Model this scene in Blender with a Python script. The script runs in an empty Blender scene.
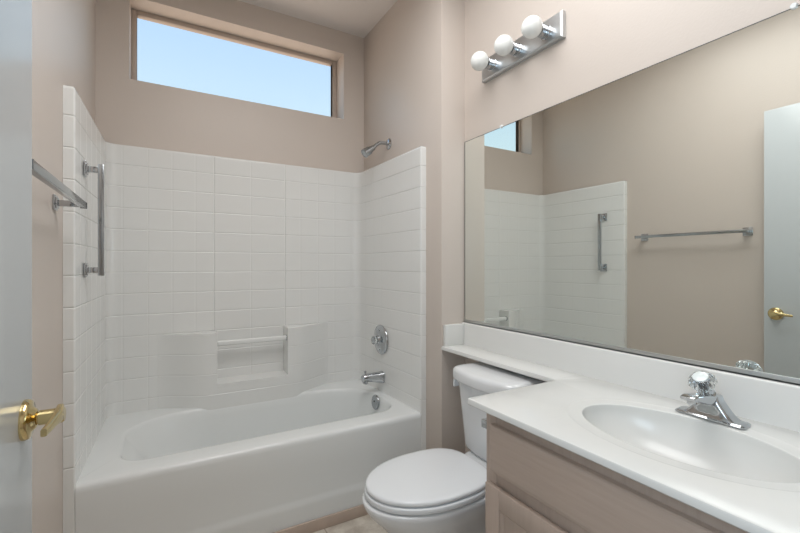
import bpy, bmesh, math, random
from mathutils import Vector, Matrix
random.seed(4)
C = bpy.context.scene
PI = math.pi
sin, cos = math.sin, math.cos

# ------------------------------------------------------------------ camera
F_PX, YAW, CY = 412.1218, 29.8153, 265.2492
CAM = (0.2987, 0.0, 1.1842)
cam_d = bpy.data.cameras.new('camera')
cam = bpy.data.objects.new('camera', cam_d)
C.collection.objects.link(cam)
cam.location = CAM
cam.rotation_euler = (PI / 2, 0, -math.radians(YAW))
cam_d.sensor_width = 36.0
cam_d.lens = F_PX * 36.0 / 800.0
cam_d.shift_y = -(266.5 - CY) / 800.0
cam_d.clip_start = 0.01
C.camera = cam

# ------------------------------------------------------------------ sky, exposure
C.view_settings.view_transform = 'Standard'
C.view_settings.look = 'None'
C.view_settings.gamma = 1.0
C.view_settings.use_curve_mapping = False
C.view_settings.exposure = -0.26
C.cycles.max_bounces = 10
C.cycles.diffuse_bounces = 6
C.cycles.glossy_bounces = 6
C.cycles.transmission_bounces = 10
C.cycles.sample_clamp_indirect = 4.0
C.cycles.caustics_refractive = False

w = bpy.data.worlds.new('sky')
C.world = w
w.use_nodes = True
wn, wl = w.node_tree.nodes, w.node_tree.links
wn.clear()
wo = wn.new('ShaderNodeOutputWorld')
wb = wn.new('ShaderNodeBackground')
wt = wn.new('ShaderNodeTexCoord')
ws = wn.new('ShaderNodeSeparateXYZ')
wr = wn.new('ShaderNodeValToRGB')
wm = wn.new('ShaderNodeMath')
wm.operation = 'MULTIPLY_ADD'
wm.inputs[1].default_value = 0.5
wm.inputs[2].default_value = 0.5
cr = wr.color_ramp
cr.elements[0].position = 0.47
cr.elements[0].color = (1.50, 1.18, 0.96, 1)
cr.elements[1].position = 0.76
cr.elements[1].color = (0.46, 0.67, 0.97, 1)
for pos, col in ((0.51, (0.78, 0.90, 0.97, 1)), (0.62, (0.70, 0.88, 0.97, 1))):
    e = cr.elements.new(pos)
    e.color = col
wl.new(wt.outputs['Generated'], ws.inputs[0])
wl.new(ws.outputs['Z'], wm.inputs[0])
wl.new(wm.outputs[0], wr.inputs['Fac'])
wl.new(wr.outputs['Color'], wb.inputs['Color'])
wb.inputs['Strength'].default_value = 1.36
wl.new(wb.outputs[0], wo.inputs['Surface'])


def area(name, loc, direction, sx, sy, power, color, shape='RECTANGLE'):
    d = bpy.data.lights.new(name, 'AREA')
    d.shape = shape
    d.size = sx
    if shape in ('RECTANGLE', 'ELLIPSE'):
        d.size_y = sy
    d.energy = power
    d.color = color
    o = bpy.data.objects.new(name, d)
    C.collection.objects.link(o)
    o.location = loc
    o.rotation_euler = Vector(direction).to_track_quat('-Z', 'Z').to_euler()
    return o


# added ceiling fill lamp for bounced light; daylight from the next room
area('ceiling_fill_light', (0.82, 0.85, 2.655), (0, 0.0, -1), 0.9, 1.2, 27, (0.985, 0.985, 0.985))
area('daylight_doorway', (-0.30, -0.18, 1.50), (1, 0.60, -0.10), 0.75, 1.1, 19, (0.68, 0.86, 1.0))

# ------------------------------------------------------------------ materials
def nset(n, **kw):
    for k, v in kw.items():
        n.inputs[k.replace('_', ' ')].default_value = v


def pmat(name, color, rough=0.5, metal=0.0, bump=None, spec=None, vary=None, coat=None, trans=None, ior=None):
    """bump=(scale, strength, distance); vary=(scale, amount)"""
    m = bpy.data.materials.new(name)
    m.use_nodes = True
    nt = m.node_tree
    b = nt.nodes['Principled BSDF']
    col = (*color, 1)
    b.inputs['Base Color'].default_value = col
    b.inputs['Roughness'].default_value = rough
    b.inputs['Metallic'].default_value = metal
    if spec is not None:
        b.inputs['Specular IOR Level'].default_value = spec
    if coat:
        b.inputs['Coat Weight'].default_value = coat
        b.inputs['Coat Roughness'].default_value = 0.06
    if trans:
        b.inputs['Transmission Weight'].default_value = trans
    if ior:
        b.inputs['IOR'].default_value = ior
    tc = nt.nodes.new('ShaderNodeTexCoord')
    if vary:
        n = nt.nodes.new('ShaderNodeTexNoise')
        nset(n, Scale=vary[0], Detail=4.0)
        nt.links.new(tc.outputs['Object'], n.inputs['Vector'])
        mx = nt.nodes.new('ShaderNodeMix')
        mx.data_type = 'RGBA'
        a = vary[1]
        mx.inputs[6].default_value = (*[c * (1 - a) for c in color], 1)
        mx.inputs[7].default_value = (*[min(1, c * (1 + a)) for c in color], 1)
        nt.links.new(n.outputs['Fac'], mx.inputs[0])
        nt.links.new(mx.outputs[2], b.inputs['Base Color'])
    if bump:
        n = nt.nodes.new('ShaderNodeTexNoise')
        nset(n, Scale=bump[0], Detail=3.0)
        nt.links.new(tc.outputs['Object'], n.inputs['Vector'])
        bp = nt.nodes.new('ShaderNodeBump')
        nset(bp, Strength=bump[1], Distance=bump[2])
        nt.links.new(n.outputs['Fac'], bp.inputs['Height'])
        nt.links.new(bp.outputs['Normal'], b.inputs['Normal'])
    return m


M = {}
M['wall'] = pmat('wall_paint', (0.60, 0.533, 0.480), 0.42, bump=(120, 0.10, 0.004), vary=(3, 0.015))
M['ceiling'] = pmat('ceiling_paint', (0.78, 0.735, 0.705), 0.6, bump=(110, 0.2, 0.004))
M['acrylic'] = pmat('white_fiberglass', (0.775, 0.780, 0.766), 0.16, bump=(9, 0.025, 0.01))
M['tub'] = pmat('white_tub', (0.765, 0.785, 0.782), 0.17)
M['porcelain'] = pmat('porcelain', (0.74, 0.75, 0.76), 0.08, coat=0.5)
M['seat'] = pmat('toilet_seat_plastic', (0.76, 0.78, 0.80), 0.16)
M['marble'] = pmat('cultured_marble', (0.70, 0.70, 0.68), 0.22, vary=(7, 0.02))
M['chrome'] = pmat('chrome', (0.52, 0.54, 0.56), 0.07, 1.0)
M['satin'] = pmat('satin_chrome', (0.43, 0.455, 0.475), 0.16, 1.0)
M['channel'] = pmat('brushed_channel', (0.60, 0.62, 0.62), 0.38, 1.0)
M['plate'] = pmat('light_bar_chrome', (0.60, 0.62, 0.635), 0.3, 1.0)
M['edge'] = pmat('mirror_edge_glass', (0.10, 0.115, 0.11), 0.3)
M['brass'] = pmat('polished_brass', (0.66, 0.53, 0.27), 0.12, 1.0)
M['dark'] = pmat('dark_rubber', (0.02, 0.02, 0.022), 0.4)
M['bulb'] = pmat('frosted_bulb_glass', (0.84, 0.85, 0.83), 0.12)
M['door'] = pmat('door_paint', (0.56, 0.595, 0.615), 0.22, bump=(60, 0.04, 0.003))
M['trim'] = pmat('trim_paint', (0.70, 0.69, 0.67), 0.3)
M['winframe'] = pmat('window_frame_vinyl', (0.50, 0.42, 0.36), 0.4)
M['clear'] = pmat('clear_acrylic', (0.94, 0.97, 0.97), 0.03, trans=1.0, ior=1.49)
M['rail'] = pmat('white_rail', (0.80, 0.81, 0.80), 0.14)
M['mirror'] = pmat('mirror_silver', (0.86, 0.895, 0.865), 0.0, 1.0)
M['gasket'] = pmat('clip_plastic', (0.80, 0.82, 0.82), 0.2)
M['baseboard'] = pmat('vinyl_base', (0.50, 0.40, 0.335), 0.45, vary=(25, 0.12))
M['lampglass'] = pmat('added_panel_opal', (0.82, 0.81, 0.78), 0.3)
M['glaze'] = pmat('knob_cap', (0.78, 0.83, 0.82), 0.2)


def glass_pane():
    m = bpy.data.materials.new('window_glass')
    m.use_nodes = True
    nt = m.node_tree
    nt.nodes.clear()
    o = nt.nodes.new('ShaderNodeOutputMaterial')
    t = nt.nodes.new('ShaderNodeBsdfTransparent')
    t.inputs[0].default_value = (0.97, 0.985, 0.98, 1)
    g = nt.nodes.new('ShaderNodeBsdfGlossy')
    g.inputs['Roughness'].default_value = 0.02
    mx = nt.nodes.new('ShaderNodeMixShader')
    mx.inputs[0].default_value = 0.03
    nt.links.new(t.outputs[0], mx.inputs[1])
    nt.links.new(g.outputs[0], mx.inputs[2])
    nt.links.new(mx.outputs[0], o.inputs[0])
    return m


M['pane'] = glass_pane()


def wood_mat(name, scale):
    m = bpy.data.materials.new(name)
    m.use_nodes = True
    nt = m.node_tree
    b = nt.nodes['Principled BSDF']
    b.inputs['Roughness'].default_value = 0.38
    tc = nt.nodes.new('ShaderNodeTexCoord')
    mp = nt.nodes.new('ShaderNodeMapping')
    mp.inputs['Scale'].default_value = scale
    n = nt.nodes.new('ShaderNodeTexNoise')
    nset(n, Scale=1.0, Detail=6.0, Roughness=0.62, Distortion=0.4)
    r = nt.nodes.new('ShaderNodeValToRGB')
    r.color_ramp.elements[0].position = 0.30
    r.color_ramp.elements[0].color = (0.415, 0.325, 0.27, 1)
    r.color_ramp.elements[1].position = 0.72
    r.color_ramp.elements[1].color = (0.465, 0.37, 0.312, 1)
    L = nt.links.new
    L(tc.outputs['Object'], mp.inputs['Vector'])
    L(mp.outputs[0], n.inputs['Vector'])
    L(n.outputs['Fac'], r.inputs['Fac'])
    L(r.outputs['Color'], b.inputs['Base Color'])
    bp = nt.nodes.new('ShaderNodeBump')
    nset(bp, Strength=0.12, Distance=0.002)
    L(n.outputs['Fac'], bp.inputs['Height'])
    L(bp.outputs['Normal'], b.inputs['Normal'])
    return m


M['wood_h'] = wood_mat('pickled_oak_horizontal', (50, 5, 90))
M['wood_v'] = wood_mat('pickled_oak_vertical', (60, 90, 5))


def floor_mat():
    m = bpy.data.materials.new('floor_vinyl_tile')
    m.use_nodes = True
    nt = m.node_tree
    b = nt.nodes['Principled BSDF']
    b.inputs['Roughness'].default_value = 0.35
    L = nt.links.new
    tc = nt.nodes.new('ShaderNodeTexCoord')
    mp = nt.nodes.new('ShaderNodeMapping')
    mp.inputs['Location'].default_value = (0.295, 0.0, 0)
    br = nt.nodes.new('ShaderNodeTexBrick')
    br.offset = 0.0
    nset(br, Scale=1.0, Mortar_Size=0.003, Brick_Width=0.305, Row_Height=0.305)
    br.inputs['Color1'].default_value = (1, 1, 1, 1)
    br.inputs['Color2'].default_value = (0.86, 0.86, 0.86, 1)
    br.inputs['Mortar'].default_value = (0.55, 0.5, 0.45, 1)
    n = nt.nodes.new('ShaderNodeTexNoise')
    nset(n, Scale=14.0, Detail=8.0, Roughness=0.65)
    r = nt.nodes.new('ShaderNodeValToRGB')
    r.color_ramp.elements[0].position = 0.3
    r.color_ramp.elements[0].color = (0.44, 0.38, 0.32, 1)
    r.color_ramp.elements[1].position = 0.7
    r.color_ramp.elements[1].color = (0.74, 0.70, 0.62, 1)
    mx = nt.nodes.new('ShaderNodeMix')
    mx.data_type = 'RGBA'
    mx.blend_type = 'MULTIPLY'
    mx.inputs[0].default_value = 1.0
    L(tc.outputs['Object'], mp.inputs['Vector'])
    L(mp.outputs[0], br.inputs['Vector'])
    L(tc.outputs['Object'], n.inputs['Vector'])
    L(n.outputs['Fac'], r.inputs['Fac'])
    L(r.outputs['Color'], mx.inputs[6])
    L(br.outputs['Color'], mx.inputs[7])
    L(mx.outputs[2], b.inputs['Base Color'])
    return m


M['floor'] = floor_mat()

# ------------------------------------------------------------------ helpers
def obj(name, bm, mat, parent=None, smooth=40):
    bmesh.ops.remove_doubles(bm, verts=bm.verts, dist=1e-6)
    bmesh.ops.recalc_face_normals(bm, faces=bm.faces)
    me = bpy.data.meshes.new(name)
    bm.to_mesh(me)
    bm.free()
    me.materials.append(M[mat])
    if smooth:
        me.shade_smooth()
        me.set_sharp_from_angle(angle=math.radians(smooth))
    o = bpy.data.objects.new(name, me)
    C.collection.objects.link(o)
    if parent is not None:
        o.parent = parent
        o.matrix_parent_inverse = Matrix.Translation(-world_loc(parent))
    return o


def world_loc(o):
    # every mesh is modelled in room coordinates; Empties carry the only offsets
    return Vector(o.location) if o.type == 'EMPTY' else Vector((0, 0, 0))


def thing(name, label, cat, loc, group=None):
    o = bpy.data.objects.new(name, None)
    C.collection.objects.link(o)
    o.location = loc
    o.empty_display_size = 0.1
    o['label'] = label
    o['category'] = cat
    if group:
        o['group'] = group
    return o


def struct(name, bm, mat, parent=None, smooth=40):
    o = obj(name, bm, mat, parent, smooth)
    if parent is None:
        o['kind'] = 'structure'
    return o


def new():
    return bmesh.new()


def box(bm, x0, x1, y0, y1, z0, z1, bev=0.0, seg=2):
    r = bmesh.ops.create_cube(bm, size=1.0)
    vs = r['verts']
    for v in vs:
        v.co = Vector((x0 + (v.co.x + .5) * (x1 - x0), y0 + (v.co.y + .5) * (y1 - y0), z0 + (v.co.z + .5) * (z1 - z0)))
    if bev:
        es = list({e for v in vs for e in v.link_edges})
        bmesh.ops.bevel(bm, geom=es, offset=bev, segments=seg, profile=0.5, affect='EDGES')
    return bm


def loft(bm, loops, cap0=True, cap1=True, closed=True):
    rings = [[bm.verts.new(p) for p in lp] for lp in loops]
    n = len(rings[0])
    for a, b in zip(rings, rings[1:]):
        for i in range(n if closed else n - 1):
            j = (i + 1) % n
            try:
                bm.faces.new((a[i], a[j], b[j], b[i]))
            except ValueError:
                pass
    if cap0:
        bm.faces.new(rings[0][::-1])
    if cap1:
        bm.faces.new(rings[-1])
    return rings


def rrect(x0, x1, y0, y1, r, n=8, m=8):
    """CCW rounded rectangle; r = radius or four radii (x0y0, x1y0, x1y1, x0y1), each a number or (rx, ry)"""
    if not isinstance(r, (tuple, list)):
        r = (r,) * 4
    r = [q if isinstance(q, (tuple, list)) else (q, q) for q in r]
    cs = [(x0 + r[0][0], y0 + r[0][1], PI, r[0]), (x1 - r[1][0], y0 + r[1][1], 1.5 * PI, r[1]), (x1 - r[2][0], y1 - r[2][1], 0, r[2]), (x0 + r[3][0], y1 - r[3][1], .5 * PI, r[3])]
    pts = []
    for k in range(4):
        cx, cy, a, rr = cs[k]
        arc = [(cx + rr[0] * cos(a + PI / 2 * i / n), cy + rr[1] * sin(a + PI / 2 * i / n)) for i in range(n + 1)]
        pts += arc
        nx = cs[(k + 1) % 4]
        q = (nx[0] + nx[3][0] * cos(nx[2]), nx[1] + nx[3][1] * sin(nx[2]))
        p = arc[-1]
        pts += [(p[0] + (q[0] - p[0]) * i / m, p[1] + (q[1] - p[1]) * i / m) for i in range(1, m)]
    return pts


def lerp2(A, B, t):
    return [(a[0] + (b[0] - a[0]) * t, a[1] + (b[1] - a[1]) * t) for a, b in zip(A, B)]


def at_z(pts, z):
    return [(p[0], p[1], z) for p in pts]


def frame_for(d):
    d = Vector(d).normalized()
    up = Vector((0, 0, 1)) if abs(d.z) < 0.95 else Vector((0, 1, 0))
    s = d.cross(up).normalized()
    return d, s, s.cross(d).normalized()


def lathe(bm, origin, axis, prof, n=32, lobes=0, amp=0.0):
    """prof = [(distance along axis, radius)]"""
    d, s, u = frame_for(axis)
    o = Vector(origin)
    loops = []
    for t, r in prof:
        lp = []
        for i in range(n):
            a = 2 * PI * i / n
            rr = r * (1 + amp * cos(lobes * a)) if lobes else r
            lp.append(o + d * t + (s * cos(a) + u * sin(a)) * rr)
        loops.append(lp)
    loft(bm, loops)
    return bm


def tube(bm, pts, radii, n=16, sq=None):
    """round tube (or rectangular with sq=(half_a, half_b) list) along pts"""
    P = [Vector(p) for p in pts]
    if not isinstance(radii, (list, tuple)):
        radii = [radii] * len(P)
    loops = []
    ref = None
    for i, p in enumerate(P):
        d = (P[min(i + 1, len(P) - 1)] - P[max(i - 1, 0)]).normalized()
        if ref is None:
            _, s, u = frame_for(d)
        else:
            s = (ref - d * ref.dot(d)).normalized()
            u = s.cross(d).normalized()
        ref = s
        loops.append([p + (s * cos(2 * PI * k / n) + u * sin(2 * PI * k / n)) * radii[i] for k in range(n)])
    loft(bm, loops)
    return bm


def smoothstep(t):
    t = max(0.0, min(1.0, t))
    return t * t * (3 - 2 * t)


# ------------------------------------------------------------------ measures of the room
W, YB, ZC = 1.48, 2.5591, 2.7318          # tub alcove width, back wall, ceiling
XM, YS = 1.6247, 1.6517                   # mirror wall, front face of the wall stub
YR = -0.72                                # wall behind the camera
YF, ZRIM, ZSUR = 1.788, 0.424, 1.802      # tub front, tub rim, top of surround
ZCT = 0.7884                              # countertop

# ------------------------------------------------------------------ the room shell
T = 0.12
bm = new(); box(bm, -0.0, XM, YR, YB, -0.06, 0.0)
struct('floor', bm, 'floor')
bm = new(); box(bm, -T, XM + T, YR - T, YB + 0.17, ZC, ZC + 0.08)
struct('ceiling', bm, 'ceiling')

# back wall with the window opening
wx0, wx1, wz0, wz1 = 0.144, 1.335, 2.154, 2.588
YO = YB + 0.17
bm = new()
box(bm, -T, wx0, YB, YO, 0, ZC)
box(bm, wx1, W + 0.3, YB, YO, 0, ZC)
box(bm, wx0, wx1, YB, YO, 0, wz0)
box(bm, wx0, wx1, YB, YO, wz1, ZC)
struct('wall_back', bm, 'wall')

# left wall with the doorway beside the camera
dy0, dy1, dz1 = -0.575, 0.185, 2.045
bm = new()
box(bm, -T, 0, dy1, YB, 0, ZC)
box(bm, -T, 0, YR - T, dy0, 0, ZC)
box(bm, -T, 0, dy0, dy1, dz1, ZC)
struct('wall_left', bm, 'wall')

# right wall: tub end wall with its stub, then the mirror wall
bm = new()
box(bm, W, XM + T, YS, YB, 0, ZC, 0.006, 2)
box(bm, XM, XM + T, YR - T, YS + 0.02, 0, ZC)
struct('wall_right', bm, 'wall')
bm = new(); box(bm, -T, XM + T, YR - T, YR, 0, ZC)
struct('wall_rear', bm, 'wall')

# next room beyond the doorway
bm = new()
box(bm, -1.5, -1.4, -1.6, 1.4, 0, 2.44)
box(bm, -1.5, -T, -1.7, -1.6, 0, 2.44)
box(bm, -1.5, -T, 1.3, 1.4, 0, 2.44)
struct('wall_hallway', bm, 'wall')
bm = new(); box(bm, -1.5, -0.0, -1.7, 1.4, -0.06, 0.0)
struct('floor_hallway', bm, 'floor')
bm = new(); box(bm, -1.5, -T, -1.7, 1.4, 2.44, 2.5)
struct('ceiling_hallway', bm, 'ceiling')

# doorway casing
bm = new()
for x0, x1 in ((0.0, 0.016), (-T - 0.016, -T)):
    box(bm, x0, x1, dy0 - 0.055, dy0, 0, dz1 + 0.055, 0.004)
    box(bm, x0, x1, dy1, dy1 + 0.014, 0, dz1 + 0.055, 0.004)
    box(bm, x0, x1, dy0, dy1, dz1, dz1 + 0.055, 0.004)
box(bm, -T, 0, dy0, dy0 + 0.016, 0, dz1)
box(bm, -T, 0, dy1 - 0.016, dy1, 0, dz1)
box(bm, -T, 0, dy0, dy1, dz1 - 0.016, dz1)
struct('trim_1', bm, 'trim')

# window: frame set deep in the reveal, and its pane
bm = new()
fw, fy0, fy1 = 0.026, YB + 0.125, YB + 0.165
box(bm, wx0, wx0 + fw, fy0, fy1, wz0, wz1, 0.003)
box(bm, wx1 - fw - 0.006, wx1, fy0, fy1, wz0, wz1, 0.003)
box(bm, wx0 + fw, wx1 - fw - 0.006, fy0, fy1, wz0, wz0 + fw, 0.003)
box(bm, wx0 + fw, wx1 - fw - 0.006, fy0, fy1, wz1 - fw, wz1, 0.003)
win = struct('window_1', bm, 'winframe')
bm = new(); box(bm, wx0 + fw - .004, wx1 - fw - .002, fy1 - 0.009, fy1 - 0.005, wz0 + fw - .004, wz1 - fw + .004)
obj('window_pane', bm, 'pane', win, 0)

# vinyl base strip in front of the tub apron and around the walls
bm = new()
box(bm, 0.0, W, YF - 0.014, YF - 0.003, 0, 0.052, 0.003)
struct('baseboard_back', bm, 'baseboard')
bm = new()
box(bm, 0.0005, 0.009, 0.2, YF - 0.016, 0, 0.075, 0.003)
struct('baseboard_left', bm, 'baseboard')
bm = new()
box(bm, W - .001, XM - .001, YS - 0.009, YS - .0005, 0, 0.075, 0.003)
box(bm, XM - 0.009, XM - .0005, 0.945, YS - 0.009, 0, 0.075, 0.003)
struct('baseboard_right', bm, 'baseboard')

# ------------------------------------------------------------------ door, swung open flat along the left wall
DX0, DX1, DY0, DY1, DZ1 = 0.059, 0.095, 0.205, 0.965, 2.0238
bm = new(); box(bm, DX0, DX1, DY0, DY1, 0.012, DZ1, 0.0025)
door = struct('door_1', bm, 'door')
HY, HZ = 0.914, 0.9245
for side in (1, -1):
    xs = DX1 if side > 0 else DX0
    reach = 1.0 if side > 0 else 0.72
    bm = new()
    lathe(bm, (xs, HY, HZ), (side, 0, 0), [(0, 0.0335), (0.004, 0.0335), (0.008, 0.032), (0.010, 0.029), (0.011, 0.021), (0.016, 0.016), (0.018, 0.0125), (0.018, 0.0)], 40)
    hb = obj('door_handle', bm, 'brass', door)
    hb['label'] = 'polished brass lever handle'
    bm = new()
    ax = xs + side * 0.046 * reach
    lathe(bm, (xs + side * .016, HY, HZ), (side, 0, 0), [(0, 0.0105), (0.003, 0.0105), (0.004, 0.0125), (0.020 * reach, 0.0125), (0.034 * reach, 0.0135), (0.038 * reach, 0.011), (0.038 * reach, 0)], 28)
    # lever arm: flat blade from the hub toward the hinge side, drooping and curling back to the door
    path = [(ax, HY + 0.012, HZ + .004), (ax + side * .002, HY - 0.005, HZ + .004), (ax + side * 0.002, HY - 0.024, HZ + .003), (ax - side * .001, HY - 0.045, HZ + 0.001), (ax - side * .003, HY - 0.065, HZ - 0.001), (ax - side * 0.005, HY - 0.080, HZ - 0.002)]
    hw = [0.012, 0.0125, 0.0095, 0.0075, 0.0065, 0.006]
    ht = [0.005, 0.006, 0.0055, 0.005, 0.0045, 0.004]
    loops = []
    for (x, y, z), a, t in zip(path, hw, ht):
        sec = rrect(-t, t, -a, a, min(t, a) * .6, 4, 2)
        loops.append([(x + p[0], y, z + p[1]) for p in sec])
    loft(bm, loops)
    obj('lever', bm, 'brass', hb)
bm = new(); box(bm, DX0 + .006, DX1 - .006, DY1 - .001, DY1 + .0015, HZ - .028, HZ + .028, .0005)
obj('latch_plate', bm, 'brass', door)
for z in (0.22, 1.02, 1.82):
    bm = new()
    lathe(bm, (DX0 - .004, DY0 - .004, z - .045), (0, 0, 1), [(0, .006), (.09, .006)], 12)
    obj('hinge', bm, 'brass', door)

# ------------------------------------------------------------------ tub and surround (one moulded unit)
tub = thing('bathtub', 'white moulded bathtub with tile-patterned surround filling the alcove under the window', 'bathtub', (W / 2, (YF + YB) / 2, 0))
TI, BI, TP = 0.0335, YB - 0.030, 0.017               # inner faces of the surround: sides, back
gw, gs = 0.0022, 0.0055                   # groove half width and its support loop
rows = [1.6985 - 0.1101 * k for k in range(12)]
colx = [0.116, 0.2275, 0.339, 0.4505, 0.545, 0.743, 0.941, 1.0355, 1.147, 1.2585, 1.37]
seams = (0.545, 0.941)
coly = [1.879, 1.9905, 2.102, 2.2135, 2.325, 2.4365]


def groove_axis(a, b, cuts, extra=()):
    """sorted (value, depth) samples between a and b with a groove at every cut"""
    s = [(a, 0.0), (b, 0.0)] + [(x, 0.0) for x in extra]
    for c in cuts:
        dd = 1.0
        if isinstance(c, tuple):
            c, dd = c
        s += [(c - gs, 0), (c - gw, 0), (c, dd), (c + gw, 0), (c + gs, 0)]
    return sorted(s)


path = []   # (x, y, nx, ny, depth factor)
def left_side():
    out = [(0.0005, YF, 0, -1, 0), (0.029, YF, 0, -1, 0)]
    for i in range(1, 7):
        a = -PI / 2 + PI / 2 * i / 6
        out.append((TI - .008 + .008 * cos(a), YF + .008 + .008 * sin(a), cos(a), sin(a), 0))
    for y, d in groove_axis(YF + .012, BI - .047, coly):
        out.append((TI + TP * (y - YF) / (BI - YF), y, 1, 0, d * 0.5))
    for i in range(1, 10):
        a = PI - PI / 2 * i / 10
        out.append((TI + TP + .045 + .045 * cos(a), BI - .045 + .045 * sin(a), -cos(a), -sin(a), 0))
    return out


L_ = left_side()
mid = []
for x, d in groove_axis(TI + TP + .045, W - TI - TP - .045, [(c, 1.5 if c in seams else 0.5) for c in colx]):
    mid.append((x, BI, 0, -1, d))
R_ = [(W - x, y, -nx, ny, d) for x, y, nx, ny, d in L_[::-1]]
path = L_ + mid + R_
zs = [(z, d) for z, d in groove_axis(0.002, ZSUR - 0.012, rows, (ZSUR - .017, ZSUR - .0145))]
bm = new()
GD = 0.0022
loops = []
for z, dz in zs:
    lp = []
    for x, y, nx, ny, d in path:
        g = max(d, dz) * GD
        lp.append((x - nx * g, y - ny * g, z))
    loops.append(lp)
for off, z in ((0.0015, ZSUR - .006), (0.006, ZSUR - .0015), (0.012, ZSUR), (0.029, ZSUR)):
    lp = []
    for x, y, nx, ny, d in path:
        xx, yy = x - nx * off, y - ny * off
        lp.append((min(max(xx, 0.0005), W - .0005), min(yy, YB - .0005), z))
    loops.append(lp)
loft(bm, loops, False, False, closed=False)
obj('surround_panel', bm, 'acrylic', tub, 60)

# tub body: rim deck, basin, apron
bm = new()
tx0, tx1, ty0, ty1 = 0.031, W - 0.031, YF - 0.003, BI + 0.004
nn, mm = 10, 14
out = lambda i, z: at_z(rrect(tx0, tx1, ty0 + i, ty1, (0.006, 0.006, 0.001, 0.001), nn, mm), z)
inner = rrect(0.146, 1.394, 1.902, 2.430, (0.10, 0.14, (0.36, 0.24), (0.33, 0.22)), nn, mm)
bott = rrect(0.43, 1.33, 1.985, 2.365, (0.12, 0.13, (.2, .16), (.2, .16)), nn, mm)
def inset(pts, d):
    n = len(pts); r = []
    for i in range(n):
        a, b = pts[i - 1], pts[(i + 1) % n]
        tx, ty = b[0] - a[0], b[1] - a[1]
        l = math.hypot(tx, ty) or 1
        r.append((pts[i][0] - ty / l * d, pts[i][1] + tx / l * d))
    return r
lp = [out(0.004, 0.002), out(0.0, 0.12), out(0.0005, 0.135), out(0.004, 0.146), out(0.0055, 0.16), out(0.003, 0.30), out(0.001, 0.395), out(0.0025, 0.408), out(0.007, 0.417), out(0.014, 0.4225), out(0.024, ZRIM), out(0.034, ZRIM + .0005)]
lp += [at_z(inset(inner, -0.012), ZRIM + .001), at_z(inset(inner, -0.004), ZRIM), at_z(inset(inner, .001), ZRIM - .003), at_z(inset(inner, 0.005), ZRIM - .009), at_z(inset(inner, 0.010), ZRIM - .022)]
in2 = inset(inner, 0.010)
for z, t in ((0.37, .10), (0.31, .24), (0.25, .38), (0.19, .53), (0.145, .66), (0.115, .79), (0.098, .92), (0.092, 1.06)):
    lp.append(at_z(lerp2(in2, bott, t), z))
cb = [(0.88, 2.17)] * len(bott)
for t in (0.3, 0.6, 0.9):
    lp.append(at_z(lerp2(bott, cb, t), 0.090 - 0.004 * t))
loft(bm, lp, False, True)
obj('tub_body', bm, 'tub', tub, 50)

# moulded shelf wall low on the back panel, with its soap niche
def bow(x):
    q = (abs(x - 0.743) - 0.235) / (0.485 - 0.235)
    return 0.109 * (1 - (0.15 * max(0, min(1, q)) + 0.85 * smoothstep(q)))
nx0, nx1, nz0, zt = 0.550, 0.929, 0.541, 0.818
xs_ = sorted(set([0.258 + (1.228 - 0.258) * i / 40 for i in range(41)] + [nx0, nx1]))
xs_ = [x for x in xs_ if x in (nx0, nx1) or min(abs(x - nx0), abs(x - nx1)) > .008]
zz = [(z, d) for z, d in groove_axis(0.32, zt, [r for r in rows if r < zt - .05]) if abs(z - nz0) > .004]
zz = sorted(zz + [(nz0, 0)])
bm = new()
G = {}
for i, x in enumerate(xs_):
    for j, (z, d) in enumerate(zz):
        G[i, j] = bm.verts.new((x, BI + .002 - bow(x) + d * GD * .8, z))
bk = {}
for i, x in enumerate(xs_):
    bk[i] = bm.verts.new((x, BI + .003, zt))
for i in range(len(xs_) - 1):
    xm = (xs_[i] + xs_[i + 1]) / 2
    inn = nx0 < xm < nx1
    for j in range(len(zz) - 1):
        if inn and zz[j][0] >= nz0 - 1e-6:
            continue
        bm.faces.new((G[i, j], G[i + 1, j], G[i + 1, j + 1], G[i, j + 1]))
    if not inn:
        bm.faces.new((G[i, len(zz) - 1], G[i + 1, len(zz) - 1], bk[i + 1], bk[i]))
    else:
        j = [k for k, (z, d) in enumerate(zz) if z == nz0][0]
        a = bm.verts.new((xs_[i], BI + .003, nz0 + .006)); b = bm.verts.new((xs_[i + 1], BI + .003, nz0 + .006))
        bm.faces.new((G[i, j], G[i + 1, j], b, a))
for xn in (nx0, nx1):
    i = xs_.index(xn)
    j0 = [k for k, (z, d) in enumerate(zz) if z == nz0][0]
    ring = [G[i, j] for j in range(j0, len(zz))]
    ring += [bk[i], bm.verts.new((xn, BI + .003, nz0 + .006))]
    bm.faces.new(ring)
sh = obj('soap_shelf', bm, 'acrylic', tub, 35)
bv = sh.modifiers.new('round', 'BEVEL')
bv.width = 0.005; bv.segments = 3; bv.harden_normals = True; bv.limit_method = 'ANGLE'; bv.angle_limit = math.radians(55)
bm = new()
box(bm, nx0 - .004, nx1 + .004, 2.443, 2.460, 0.742, 0.770, .007, 4)
o = obj('washcloth_bar', bm, 'rail', sh); o['label'] = 'pale washcloth bar across the niche'
for xn, s in ((nx0 + .0005, 1), (nx1 - .0005, -1)):
    bm = new()
    lathe(bm, (xn, 2.4515, 0.756), (s, 0, 0), [(0, .0175), (.002, .017), (.003, .0155), (.003, .012)], 20)
    obj('bar_socket', bm, 'satin', sh)
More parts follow.
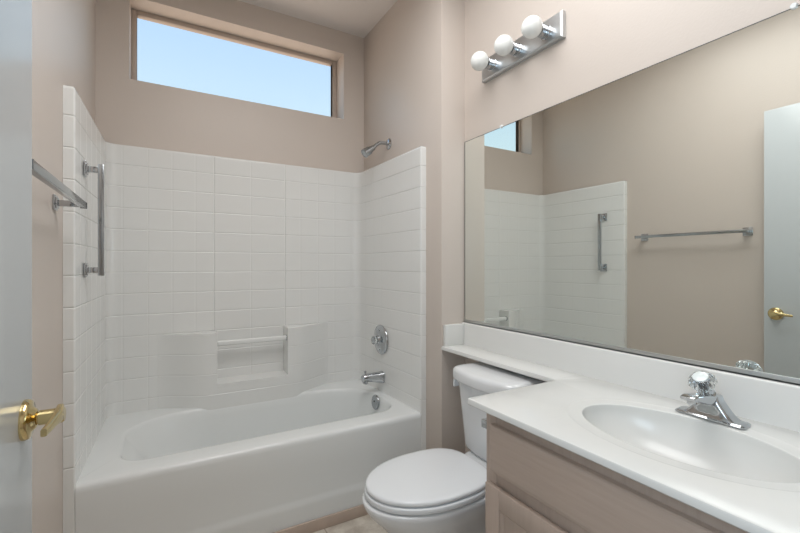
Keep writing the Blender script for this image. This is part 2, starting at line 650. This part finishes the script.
# overflow plate and drain
bm = new()
ox, oy, oz = 1.372, 2.165, 0.383
lathe(bm, (ox + .004, oy, oz), (-1, 0, 0.10), [(0, .043), (.004, .043), (.008, .040), (.011, .034), (.011, 0)], 36)
op = obj('overflow_plate', bm, 'satin', tub)
bm = new()
lathe(bm, (ox - .006, oy, oz + .006), (-1, 0, .10), [(0, .005), (.003, .005), (.004, .003), (.004, 0)], 14)
obj('screw', bm, 'dark', op)
bm = new()
lathe(bm, (1.22, 2.17, 0.086), (0, 0, 1), [(0, .034), (.004, .034), (.006, .030), (.005, .02), (.012, .018), (.014, .012), (.014, 0)], 32)
obj('drain', bm, 'chrome', tub)

# ------------------------------------------------------------------ tub fittings
WI = W - TI - TP * 0.55 - 0.0032
sp = thing('tub_spout', 'chrome tub spout on the tiled end wall just above the rim', 'faucet', (WI, 2.195, 0.515))
bm = new()
secs = [(0, .031, .036, 0.0), (.012, .029, .034, 0), (.04, .0255, .029, .003), (.07, .0235, .0255, .006), (.10, .0225, .0235, .008), (.122, .021, .022, .007), (.130, .017, .018, .005)]
loops = []
for t, a, b, dz in secs:
    loops.append([(WI - t, 2.195 + p[0], 0.515 + dz + p[1]) for p in rrect(-a, a, -b, b, min(a, b) * .8, 6, 3)])
loft(bm, loops)
lathe(bm, (WI - .112, 2.195, 0.512), (0, 0, -1), [(0, .016), (.016, .016), (.022, .0135), (.016, .012), (.01, 0)], 24)
obj('spout_body', bm, 'chrome', sp)
bm = new()
lathe(bm, (WI - .112, 2.195, 0.540), (0, 0, 1), [(0, .004), (.014, .004), (.016, .007), (.024, .007), (.026, .004), (.026, 0)], 16)
obj('diverter_knob', bm, 'chrome', sp)

vv = thing('shower_valve', 'round chrome shower valve plate with clear knob above the tub spout', 'faucet', (WI, 2.21, 0.737))
bm = new()
lathe(bm, (WI - .0003, 2.21, 0.737), (-1, 0, 0), [(0, .088), (.003, .088), (.007, .085), (.012, .070), (.015, .045), (.020, .030), (.034, .027), (.036, .018), (.036, 0)], 48)
ep = obj('escutcheon', bm, 'chrome', vv)
for dz in (-.058, .058):
    bm = new()
    lathe(bm, (WI - .0145, 2.21, 0.737 + dz), (-1, 0, 0), [(0, .006), (.003, .005), (.003, 0)], 12)
    obj('screw', bm, 'satin', ep)
bm = new()
lathe(bm, (WI - .030, 2.21, 0.737), (-1, 0, 0), [(0, .016), (.004, .018), (.010, .023), (.020, .026), (.025, .023), (.027, .015), (.027, 0)], 48, 8, .05)
obj('valve_knob', bm, 'clear', vv)
bm = new()
lathe(bm, (WI - .0575, 2.21, 0.737), (-1, 0, 0), [(0, .014), (.002, .012), (.002, 0)], 24)
obj('knob_cap', bm, 'satin', vv)

sw = thing('shower_fixture', 'small chrome shower head on a bent arm high on the end wall', 'shower', (W, 2.195, 1.917))
bm = new()
lathe(bm, (W - .0002, 2.195, 1.917), (-1, 0, 0), [(0, .033), (.003, .033), (.009, .026), (.013, .014), (.013, 0)], 32)
obj('wall_flange', bm, 'chrome', sw)
bm = new()
tube(bm, [(W - .004, 2.195, 1.917), (W - .03, 2.195, 1.918), (W - .055, 2.195, 1.917), (W - .072, 2.195, 1.910), (W - .088, 2.195, 1.897), (W - .108, 2.195, 1.876)], 0.0105, 18)
obj('shower_arm', bm, 'satin', sw)
bm = new()
hd = Vector((-1, 0, -0.72)).normalized()
lathe(bm, (W - .102, 2.195, 1.882), hd, [(0, .012), (.004, .016), (.02, .016), (.022, .019), (.034, .021), (.036, .024), (.072, .0265), (.078, .0265), (.080, .023), (.077, .020), (.077, 0)], 36)
obj('spray_head', bm, 'satin', sw)

# grab bar on the left surround wall and towel bar on the left drywall
def square_post(bm, wall_x, y, z, x_end, half=0.0095):
    box(bm, wall_x + .002, x_end, y - half, y + half, z - half, z + half, 0.0012)
def plate(bm, wall_x, y, z, h):
    box(bm, wall_x + .0003, wall_x + 0.006, y - h, y + h, z - h, z + h, 0.0015)
    box(bm, wall_x + .005, wall_x + 0.011, y - h * .7, y + h * .7, z - h * .7, z + h * .7, 0.0015)
gb = thing('grab_bar', 'upright chrome square grab bar on the left tiled tub wall', 'grab bar', (TI + .003, 1.947, 1.357))
for z in (1.549, 1.166):
    bm = new(); plate(bm, TI + .0050, 1.947, z, 0.028)
    obj('mounting_plate', bm, 'chrome', gb)
    bm = new(); square_post(bm, TI + .003 + .006, 1.947, z, 0.0805, 0.0105)
    obj('post', bm, 'chrome', gb)
bm = new(); box(bm, 0.080, 0.099, 1.9375, 1.9565, 1.144, 1.5715, 0.0015)
obj('bar', bm, 'satin', gb)

tb = thing('towel_bar', 'horizontal chrome towel bar on the left wall between door and tub', 'towel bar', (0, 1.37, 1.380))
for y in (1.660, 1.070):
    bm = new(); plate(bm, 0, y, 1.380, 0.024)
    obj('mounting_plate', bm, 'chrome', tb)
    bm = new(); square_post(bm, .006, y, 1.380, 0.0625)
    obj('post', bm, 'chrome', tb)
bm = new(); box(bm, 0.062, 0.080, 1.046, 1.684, 1.3705, 1.3895, 0.0015)
obj('bar', bm, 'satin', tb)
for y, em in ((1.6845, 'dark'), (1.0455, 'satin')):
    bm = new()
    box(bm, 0.0615, 0.0805, y - .0015, y + .0015, 1.370, 1.390, .0008)
    obj('end_cap', bm, em, tb)

# ------------------------------------------------------------------ mirror
MZ0, MZ1, MY0, MY1 = 0.900, 1.8055, -0.40, 1.643
mi = thing('mirror', 'large frameless wall mirror above the vanity backsplash', 'mirror', (XM, (MY0 + MY1) / 2, MZ0))
bm = new(); box(bm, XM - 0.006, XM - .0003, MY0, MY1, MZ0 + .002, MZ1, 0.0006, 1)
obj('mirror_glass', bm, 'mirror', mi, 0)
bm = new()
box(bm, XM - 0.0064, XM - .0004, MY1 + .0001, MY1 + .0024, MZ0 + .002, MZ1 + .0018)
box(bm, XM - 0.0064, XM - .0004, MY0, MY1 + .0001, MZ1 + .0001, MZ1 + .0018)
o = obj('mirror_edge', bm, 'edge', mi, 0); o['label'] = 'thin dark edge of the mirror glass'
bm = new()
box(bm, XM - 0.0095, XM - 0.0064, MY0, MY1 + .002, 0.8965, 0.9125, 0.0006)
box(bm, XM - 0.0095, XM - .0003, MY0, MY1 + .002, 0.8965, 0.9012, 0.0004)
obj('bottom_channel', bm, 'channel', mi)
for y in (1.384, 0.390, -0.1):
    bm = new()
    lathe(bm, (XM - .0003, y, MZ1 + 0.004), (-1, 0, 0), [(0, .0075), (.009, .0075), (.0115, .006), (.0115, 0)], 20)
    obj('mirror_clip', bm, 'gasket', mi)

# ------------------------------------------------------------------ vanity light bar
vl = thing('vanity_light', 'chrome light bar with three round white bulbs above the mirror', 'light fixture', (XM, 1.2725, 2.10))
PY0, PY1, PZ0, PZ1, PX = 1.046, 1.500, 2.049, 2.150, XM - 0.024
bm = new()
loops = [[(x, y, z) for y, z in ((PY0 + i, PZ0 + i), (PY1 - i, PZ0 + i), (PY1 - i, PZ1 - i), (PY0 + i, PZ1 - i))] for x, i in ((XM - .0003, 0), (PX + .006, 0), (PX, .006))]
loft(bm, loops)
obj('back_plate', bm, 'plate', vl, 20)
for y in (1.4235, 1.2725, 1.1215):
    bm = new()
    lathe(bm, (PX + .001, y, 2.0985), (-1, 0, 0), [(0, .0265), (.003, .0265), (.005, .0235), (.018, .0235), (.019, .0225), (.021, .0225), (.022, .0235), (.036, .0235), (.038, .021), (.038, 0)], 32)
    so = obj('lamp_socket', bm, 'chrome', vl)
    bm = new()
    lathe(bm, (PX - .036, y, 2.0985), (-1, 0, 0), [(0, .0195), (.005, .0195), (.006, .018), (.006, 0)], 28)
    obj('socket_ring', bm, 'dark', so)
    bm = new()
    R = 0.0405
    prof = [(0, .0125), (.004, .0135)]
    for k in range(1, 25):
        a = PI * (0.19 + 0.81 * k / 25)
        prof.append((0.004 + R * (cos(PI * .19) - cos(a)) * 0.985, R * sin(a) * (1 if k > 3 else .97)))
    prof.append((0.004 + R * (cos(PI * .19) + 1) * .985, 0.0003))
    lathe(bm, (PX - .038, y, 2.0985), (-1, 0, 0), prof, 36)
    obj('light_bulb', bm, 'bulb', so, 80)

# ------------------------------------------------------------------ vanity: cabinet, countertop, faucet
CY0, CY1 = -0.420, 0.923        # cabinet side faces
CX = 1.120                      # cabinet face
vc = thing('vanity_cabinet', 'pinkish pickled-oak vanity cabinet under the white countertop', 'cabinet', ((CX + XM) / 2, (CY0 + CY1) / 2, 0))
bm = new()
box(bm, CX + .018, XM - .001, CY1 - .016, CY1, 0.0, 0.767)
box(bm, CX + .018, XM - .001, CY0, CY0 + .016, 0.0, 0.767)
box(bm, CX + .018, XM - .001, CY0 + .016, CY1 - .016, 0.09, 0.106)
box(bm, XM - .010, XM - .001, CY0 + .016, CY1 - .016, 0.106, 0.60)
box(bm, CX + .060, CX + .072, CY0 + .016, CY1 - .016, 0.0, 0.09)
obj('carcass', bm, 'wood_v', vc)
bm = new()
ff = CX
box(bm, ff, ff + .020, CY1 - .042, CY1, 0.10, 0.767, .001)
box(bm, ff, ff + .020, CY0, CY0 + .042, 0.10, 0.767, .001)
box(bm, ff, ff + .020, 0.2305, 0.2725, 0.10, 0.767, .001)
for a, b in ((0.2725, CY1 - .042), (CY0 + .042, 0.2305)):
    box(bm, ff + .0004, ff + .020, a, b, 0.717, 0.767, .001)
    box(bm, ff + .0004, ff + .020, a, b, 0.545, 0.605, .001)
    box(bm, ff + .0004, ff + .020, a, b, 0.10, 0.135, .001)
obj('face_frame', bm, 'wood_v', vc)


def drawer(y0, y1, z0, z1):
    # slab front whose edges slope back to the frame
    bm = new()
    loops = []
    for x, i in ((ff - .0005, 0), (ff - .015, 0.0005), (ff - .0185, .003), (ff - .0215, .011), (ff - .022, .014)):
        loops.append([(x, p[0], p[1]) for p in rrect(y0 + i, y1 - i, z0 + i, z1 - i, .002, 2, 2)])
    loft(bm, loops)
    return obj('drawer_front', bm, 'wood_h', vc, 25)


def door(y0, y1, z0, z1):
    bm = new()
    fwid = 0.056
    box(bm, ff - .019, ff - .0005, y0, y0 + fwid, z0, z1, .003)
    box(bm, ff - .019, ff - .0005, y1 - fwid, y1, z0, z1, .003)
    box(bm, ff - .019, ff - .0007, y0 + fwid - .001, y1 - fwid + .001, z1 - fwid, z1, .003)
    box(bm, ff - .019, ff - .0007, y0 + fwid - .001, y1 - fwid + .001, z0, z0 + fwid, .003)
    # raised outer lip
    d = obj('cabinet_door', bm, 'wood_v', vc)
    bm = new()
    a, b, c, e = y0 + fwid - .002, y1 - fwid + .002, z0 + fwid - .002, z1 - fwid + .002
    loops = []
    for x, i in ((ff - .001, 0), (ff - .015, 0.0), (ff - .012, .008), (ff - .008, .012), (ff - .0085, .02)):
        loops.append([(x, p[0], p[1]) for p in rrect(a + i, b - i, c + i, e - i, .0015, 2, 2)])
    loft(bm, loops)
    obj('door_panel', bm, 'wood_v', d, 25)
    bm = new()
    lathe(bm, (ff - .018, y0 + .03 if y0 > .2 else y1 - .03, z1 - .07), (-1, 0, 0), [(0, .006), (.012, .006), (.016, .014), (.024, .015), (.027, .010), (.027, 0)], 20)
    return d


drawer(0.255, 0.893, 0.600, 0.733)
drawer(-0.392, 0.248, 0.600, 0.733)
door(0.255, 0.908, 0.112, 0.562)
door(-0.405, 0.248, 0.112, 0.562)

# countertop with the narrow shelf running over the toilet tank
ct = thing('vanity_countertop', 'white cultured-marble countertop with oval sink and narrow shelf over the tank', 'countertop', (1.35, 0.5, 0.760))
CF, CL, CE, SX = 1.084, 0.970, -0.44, 1.4785
outl = []
def arc(cx, cy, r, a0, a1, n=6):
    return [(cx + r * cos(a0 + (a1 - a0) * i / n), cy + r * sin(a0 + (a1 - a0) * i / n)) for i in range(n + 1)]
outl += [(XM - .0005, CE)]
outl += [(XM - .0005, YS - .0005), (SX, YS - .0005)]
outl += arc(SX - .014, CL + .014, .014, 0, -PI / 2)
outl += arc(CF + .006, CL - .006, .006, PI / 2, PI)
outl += [(CF, CE)]
# CCW order: right-bottom -> up the wall -> along stub -> down shelf front -> out to front edge -> back
def dens(pts, step=0.06):
    r = []
    for i, p in enumerate(pts):
        q = pts[(i + 1) % len(pts)]
        n = max(1, int(math.hypot(q[0] - p[0], q[1] - p[1]) / step))
        r += [(p[0] + (q[0] - p[0]) * k / n, p[1] + (q[1] - p[1]) * k / n) for k in range(n)]
    return r
outl = dens(outl)
def off(pts, d):
    n = len(pts); r = []
    for i in range(n):
        p0, p1, p2 = Vector(pts[i - 1]), Vector(pts[i]), Vector(pts[(i + 1) % n])
        t1, t2 = (p1 - p0).normalized(), (p2 - p1).normalized()
        n1, n2 = Vector((-t1.y, t1.x)), Vector((-t2.y, t2.x))
        b = (n1 + n2)
        b = b / max(0.3, b.dot(n1)) if b.length > 1e-6 else n1
        r.append((p1.x + b.x * d, p1.y + b.y * d))
    return r
SKX, SKY, SA, SB = 1.3475, 0.516, 0.1475, 0.231
NE = 72
def ell(s, z, dx=0.0):
    return [(SKX + dx + (SA + s) * cos(2 * PI * k / NE), SKY + (SB + s) * sin(2 * PI * k / NE), z) for k in range(NE)]
bm = new()
prof = [(0.003, ZCT - .020), (0.0, ZCT - .017), (0.0, ZCT - .006), (0.0018, ZCT - .002), (0.006, ZCT)]
rings = []
for d, z in prof:
    rings.append([bm.verts.new((x, y, z)) for x, y in off(outl, d)])
n = len(outl)
for a, b in zip(rings, rings[1:]):
    for i in range(n):
        bm.faces.new((a[i], a[(i + 1) % n], b[(i + 1) % n], b[i]))
hole_b = [bm.verts.new(p) for p in ell(0.010, ZCT - .020)]
oeb = [bm.edges.new((hole_b[i], hole_b[(i + 1) % NE])) for i in range(NE)]
teb = [bm.edges.get((rings[0][i], rings[0][(i + 1) % n])) for i in range(n)]
bmesh.ops.triangle_fill(bm, use_beauty=True, edges=teb + oeb, normal=(0, 0, -1))
hole = [bm.verts.new(p) for p in ell(0.040, ZCT)]
oe = [bm.edges.new((hole[i], hole[(i + 1) % NE])) for i in range(NE)]
te = [bm.edges.get((rings[-1][i], rings[-1][(i + 1) % n])) for i in range(n)]
bmesh.ops.triangle_fill(bm, use_beauty=True, edges=te + oe, normal=(0, 0, 1))
o = obj('counter_slab', bm, 'marble', ct, 30)
bm = new()
bl = [ell(0.040, ZCT), ell(0.035, ZCT - .001), ell(0.030, ZCT - .002), ell(0.004, ZCT - .0022), ell(0.0012, ZCT - .0026), ell(0.0, ZCT - .0036), ell(-.0005, ZCT - .006)]
for k in range(1, 17):
    t = k / 16
    a = t * PI / 2
    sc = cos(a) ** 0.78 if k < 16 else 0.0
    z = ZCT - .006 - 0.121 * sin(a) ** 1.05
    A, B = (SA - .0005) * max(sc, .14), (SB - .0005) * max(sc, .09)
    bl.append([(SKX + .012 * t + A * cos(2 * PI * q / NE), SKY + B * sin(2 * PI * q / NE), z) for q in range(NE)])
loft(bm, bl, False, True)
o = obj('sink_basin', bm, 'marble', ct, 60)
bm = new()
lathe(bm, (SKX + .012, SKY, ZCT - .1285), (0, 0, 1), [(0, .023), (.004, .023), (.006, .020), (.004, .015), (.010, .013), (.011, 0)], 28)
obj('drain', bm, 'chrome', ct)
bm = new()
loops = []
BT = 0.896
for dx, z in ((0.0205, ZCT - .001), (.0195, ZCT + .004), (.019, BT - .006), (.0172, BT - .0015), (.013, BT), (0.0005, BT)):
    loops.append([(XM - dx, CE, z), (XM - dx, YS - .0006, z)])
rr = [[bm.verts.new(p) for p in l] for l in loops]
for a, b in zip(rr, rr[1:]):
    bm.faces.new((a[0], a[1], b[1], b[0]))
bm.faces.new([r[0] for r in rr] + [bm.verts.new((XM - .0005, CE, ZCT - .001))])
o = obj('backsplash', bm, 'marble', ct, 60)
bm = new(); box(bm, 1.489, XM - .0195, YS - .0195, YS - .0006, ZCT - .001, BT - .004, 0.003, 3)
o = obj('side_splash', bm, 'marble', ct)

# faucet
FX, FY, ZF = 1.532, 0.526, ZCT + 0.0004
fa = thing('sink_faucet', 'chrome single-handle sink faucet with clear acrylic knob on the countertop', 'faucet', (FX, FY, ZF))
bm = new()
# wings: flat base plate with pointed ends
def plan(s, dx):
    hw, hl = 0.027 - dx, 0.080 - dx * 1.5
    return [(FX + hw * s * a, FY + hl * b) for a, b in ((-1, -.90), (-.8, -.97), (0.2, -1.0), (.9, -.93), (1, -.6), (1, .6), (.9, .93), (.2, 1.0), (-.8, .97), (-1, .90), (-1, .3), (-1, -.3))]
loft(bm, [at_z(plan(1, 0), ZF), at_z(plan(1, 0), ZF + .003), at_z(plan(1, .003), ZF + .0065), at_z(plan(.9, .004), ZF + .0075)])
obj('base_plate', bm, 'chrome', fa, 25)
bm = new()
# bell-shaped body: wide at the plate, sweeping up concave to a narrow top
bl = []
for z, hl, hw in ((.006, .062, .0245), (.010, .054, .0235), (.017, .046, .0225), (.025, .0395, .022), (.034, .033, .0215), (.043, .0265, .021), (.050, .0225, .0205), (.056, .0205, .020), (.060, .0195, .019), (.0615, .017, .017)):
    bl.append(at_z([(FX + p[0], FY + p[1]) for p in rrect(-hw, hw, -hl, hl, min(hw, hl) * .45, 5, 4)], ZF + z))
loft(bm, bl)
obj('faucet_body', bm, 'chrome', fa, 45)
bm = new()
sl = []
for t, z, hw, h0, h1 in ((-.018, .044, .0165, -.012, .016), (.020, .047, .0185, -.012, .017), (.045, .053, .0190, -.010, .015), (.075, .060, .0190, -.008, .012), (.100, .0655, .0185, -.007, .009), (.116, .068, .0175, -.006, .006), (.121, .068, .0165, -.004, .004)):
    sl.append([(FX - t, FY + p[0], ZF + z + p[1]) for p in rrect(-hw, hw, h0, h1, .004, 4, 3)])
loft(bm, sl)
lathe(bm, (FX - .100, FY, ZF + .062), (0.1, 0, -1), [(0, .0105), (.008, .0105), (.010, .009), (.006, .008), (.006, 0)], 22)
obj('spout', bm, 'chrome', fa, 40)
kd = Vector((-.58, 0, .815)).normalized()
kp = lambda t: Vector((FX - .017, FY + .001, ZF + .0590)) + kd * t
bm = new()
lathe(bm, kp(0), kd, [(0, .0195), (.008, .0195), (.010, .017), (.014, .0155), (.014, 0)], 28)
obj('knob_collar', bm, 'chrome', fa)
bm = new()
lathe(bm, kp(.0125), kd, [(0, .0165), (.004, .0185), (.018, .0200), (.024, .0215), (.030, .0255), (.034, .0295), (.039, .0310), (.044, .0285), (.051, .0235), (.0535, .019), (.0535, 0)], 72, 9, .045)
kb = obj('acrylic_knob', bm, 'clear', fa, 50)
bm = new()
lathe(bm, kp(.0657), kd, [(0, .0175), (.0025, .0170), (.004, .013), (.0045, 0)], 32)
obj('knob_cap', bm, 'glaze', kb)
bm = new()
lathe(bm, kp(.0135), kd, [(0, .010), (.041, .009), (.049, .013), (.049, 0)], 20)
obj('knob_stem', bm, 'chrome', kb)

# toilet paper holder post on the cabinet side
tp = thing('toilet_paper_holder', 'small square chrome toilet paper holder on the vanity side by the toilet', 'paper holder', (1.20, CY1, 0.675))
for x in (1.172, 1.325):
    bm = new()
    box(bm, x - .022, x + .022, CY1 + .0003, CY1 + .007, 0.690 - .022, 0.690 + .022, .0015)
    obj('mounting_plate', bm, 'chrome', tp)
    bm = new()
    box(bm, x - .010, x + .010, CY1 + .006, CY1 + .071, 0.690 - .013, 0.690 + .013, .0015)
    obj('post', bm, 'chrome', tp)
bm = new()
tube(bm, [(1.180, CY1 + .058, .690), (1.317, CY1 + .058, .690)], .008, 16)
obj('roller', bm, 'satin', tp)

# ------------------------------------------------------------------ toilet
TY = 1.270
to = thing('toilet', 'white two-piece toilet with closed lid between tub and vanity', 'toilet', (1.25, TY, 0))
NT = 64
def egg(xf, xb, xm, hw, nb=2.6, fl=1.0):
    """outline pointing to -x: front tip xf, back xb, widest at xm"""
    pts = []
    for k in range(NT):
        a = 2 * PI * k / NT
        c, s = cos(a), sin(a)
        if c <= 0:
            x = xm + c * (xm - xf)
            y = s * hw
        else:
            c2 = abs(c) ** (2 / nb)
            s2 = (abs(s) ** (2 / nb)) * (1 if s >= 0 else -1)
            x = xm + c2 * (xb - xm)
            y = s2 * hw
        pts.append((x, TY + y))
    return pts
ZB = 0.372   # bowl rim
bm = new()
bl = []
for z, xf, xb, xm, hw, nb in (
    (0.0, 1.085, 1.50, 1.30, .105, 3.5), (.02, 1.080, 1.50, 1.30, .108, 3.5), (.06, 1.088, 1.49, 1.29, .098, 3.2), (.12, 1.075, 1.47, 1.27, .094, 3),
    (.18, 1.040, 1.455, 1.24, .102, 2.8), (.24, .985, 1.455, 1.20, .127, 2.6), (.29, 0.943, 1.46, 1.17, .153, 2.6), (.325, 0.910, 1.47, 1.155, .169, 2.6),
    (.350, 0.895, 1.475, 1.15, .176, 2.7), (.366, 0.891, 1.478, 1.15, .1775, 2.8), (.370, .894, 1.476, 1.15, .175, 2.8), (ZB, 0.901, 1.47, 1.15, .170, 2.8)):
    bl.append(at_z(egg(xf, xb, xm, hw, nb), z))
loft(bm, bl)
obj('bowl', bm, 'porcelain', to, 60)
# rear deck that carries the tank
bm = new()
bl = []
for z, i in ((.20, .05), (.30, .02), (.34, .004), (.380, 0), (.390, .004), (.392, .012)):
    bl.append(at_z(rrect(1.385 + i, 1.598 - i, TY - .115 + i, TY + .115 - i, .035, 6, 4), z))
loft(bm, bl)
obj('tank_deck', bm, 'porcelain', to, 60)
def ring(xf, xb, xm, hw, z0, z1, rnd, nb, inset_b=None):
    bm = new()
    loops = []
    for dz, i in ((0, rnd), (rnd * .3, rnd * .3), (rnd, 0), (z1 - z0 - rnd, 0), (z1 - z0 - rnd * .3, rnd * .3), (z1 - z0, rnd)):
        loops.append(at_z(egg(xf + i, xb - i, xm, hw - i, nb), z0 + dz))
    return bm, loops
bm, loops = ring(.901, 1.350, 1.150, .180, ZB + .005, ZB + .0245, .004, 3.2)
loft(bm, loops)
obj('seat', bm, 'seat', to, 60)
# lid: slightly domed, straight-cut back corners
bm = new()
loops = []
zl = ZB + .0285
for z, i in ((0, .004), (.0015, .001), (.004, 0), (.011, 0), (.015, .003), (.0175, .009), (.0195, .022), (.0215, .05), (.023, .09), (.0235, .13)):
    loops.append(at_z(egg(.905 + i, 1.365 - i * .6, 1.150, .1755 - i, 3.2), zl + z))
loft(bm, loops)
obj('lid', bm, 'seat', to, 60)
for s in (-1, 1):
    bm = new(); box(bm, 1.322, 1.368, TY + s * .075 - .022, TY + s * .075 + .022, ZB, ZB + .026, .006, 3)
    obj('hinge', bm, 'seat', to)
    bm = new(); lathe(bm, (1.27, TY + s * .112, .0), (0, 0, 1), [(0, .016), (.012, .016), (.022, .010), (.024, 0)], 18)
    obj('bolt_cap', bm, 'porcelain', to)
# tank: tapered, bowed front
def tank_sec(xf, xb, hw, bowd, r, z, i=0.0):
    pts = rrect(xf + i, xb - i, TY - hw + i, TY + hw - i, r, 8, 10)
    out_ = []
    for x, y in pts:
        t = (y - TY) / hw
        k = max(0, (xb - x) / (xb - xf))
        out_.append((x - bowd * (1 - t * t) * k, y, z))
    return out_
bm = new()
bl = []
for z, xf, hw, r, i in ((.392, 1.440, .154, .04, .012), (.396, 1.438, .158, .04, .004), (.408, 1.435, .161, .04, 0), (.42, 1.433, .162, .04, 0), (.50, 1.427, .166, .038, 0), (.60, 1.418, .170, .036, 0), (.692, 1.408, .174, .034, 0), (.700, 1.408, .174, .034, .01)):
    bl.append(tank_sec(xf, 1.600, hw, .022, r, z, i))
loft(bm, bl)
obj('tank', bm, 'porcelain', to, 60)
bm = new()
bl = []
for z, i in ((.696, .006), (.699, .001), (.704, 0), (.730, 0), (.740, .0035), (.7455, .011), (.7485, .022), (.750, .04), (.7505, .07)):
    bl.append(tank_sec(1.390, 1.608, .188, .034, .036, z, i))
loft(bm, bl)
obj('tank_lid', bm, 'porcelain', to, 60)
bm = new()
fy = TY + .172
lathe(bm, (1.432, fy - .004, .676), (0, 1, 0), [(0, .011), (.014, .011), (.018, .008), (.018, 0)], 18)
box(bm, 1.405, 1.440, fy + .010, fy + .020, .650, .684, .004, 3)
o = obj('flush_lever', bm, 'seat', to)

# ------------------------------------------------------------------ added unseen ceiling panel, housing for the fill lamp (its light is set at the top)
cl = thing('added_ceiling_panel', 'added opal ceiling panel, unseen, housing the fill light over the open floor', 'ceiling light', (0.82, 0.85, ZC))
bm = new()
loops = [at_z(rrect(0.82 - h, 0.82 + h, 0.85 - h - .15, 0.85 + h + .15, .02, 4, 3), z) for h, z in ((.49, ZC - .0003), (.49, ZC - .055), (.46, ZC - .055), (.46, ZC - .02))]
loft(bm, loops)
obj('added_panel_frame', bm, 'trim', cl)
bm = new(); box(bm, 0.365, 1.275, 0.245, 1.455, ZC - .052, ZC - .042, .003)
obj('added_panel_diffuser', bm, 'lampglass', cl)
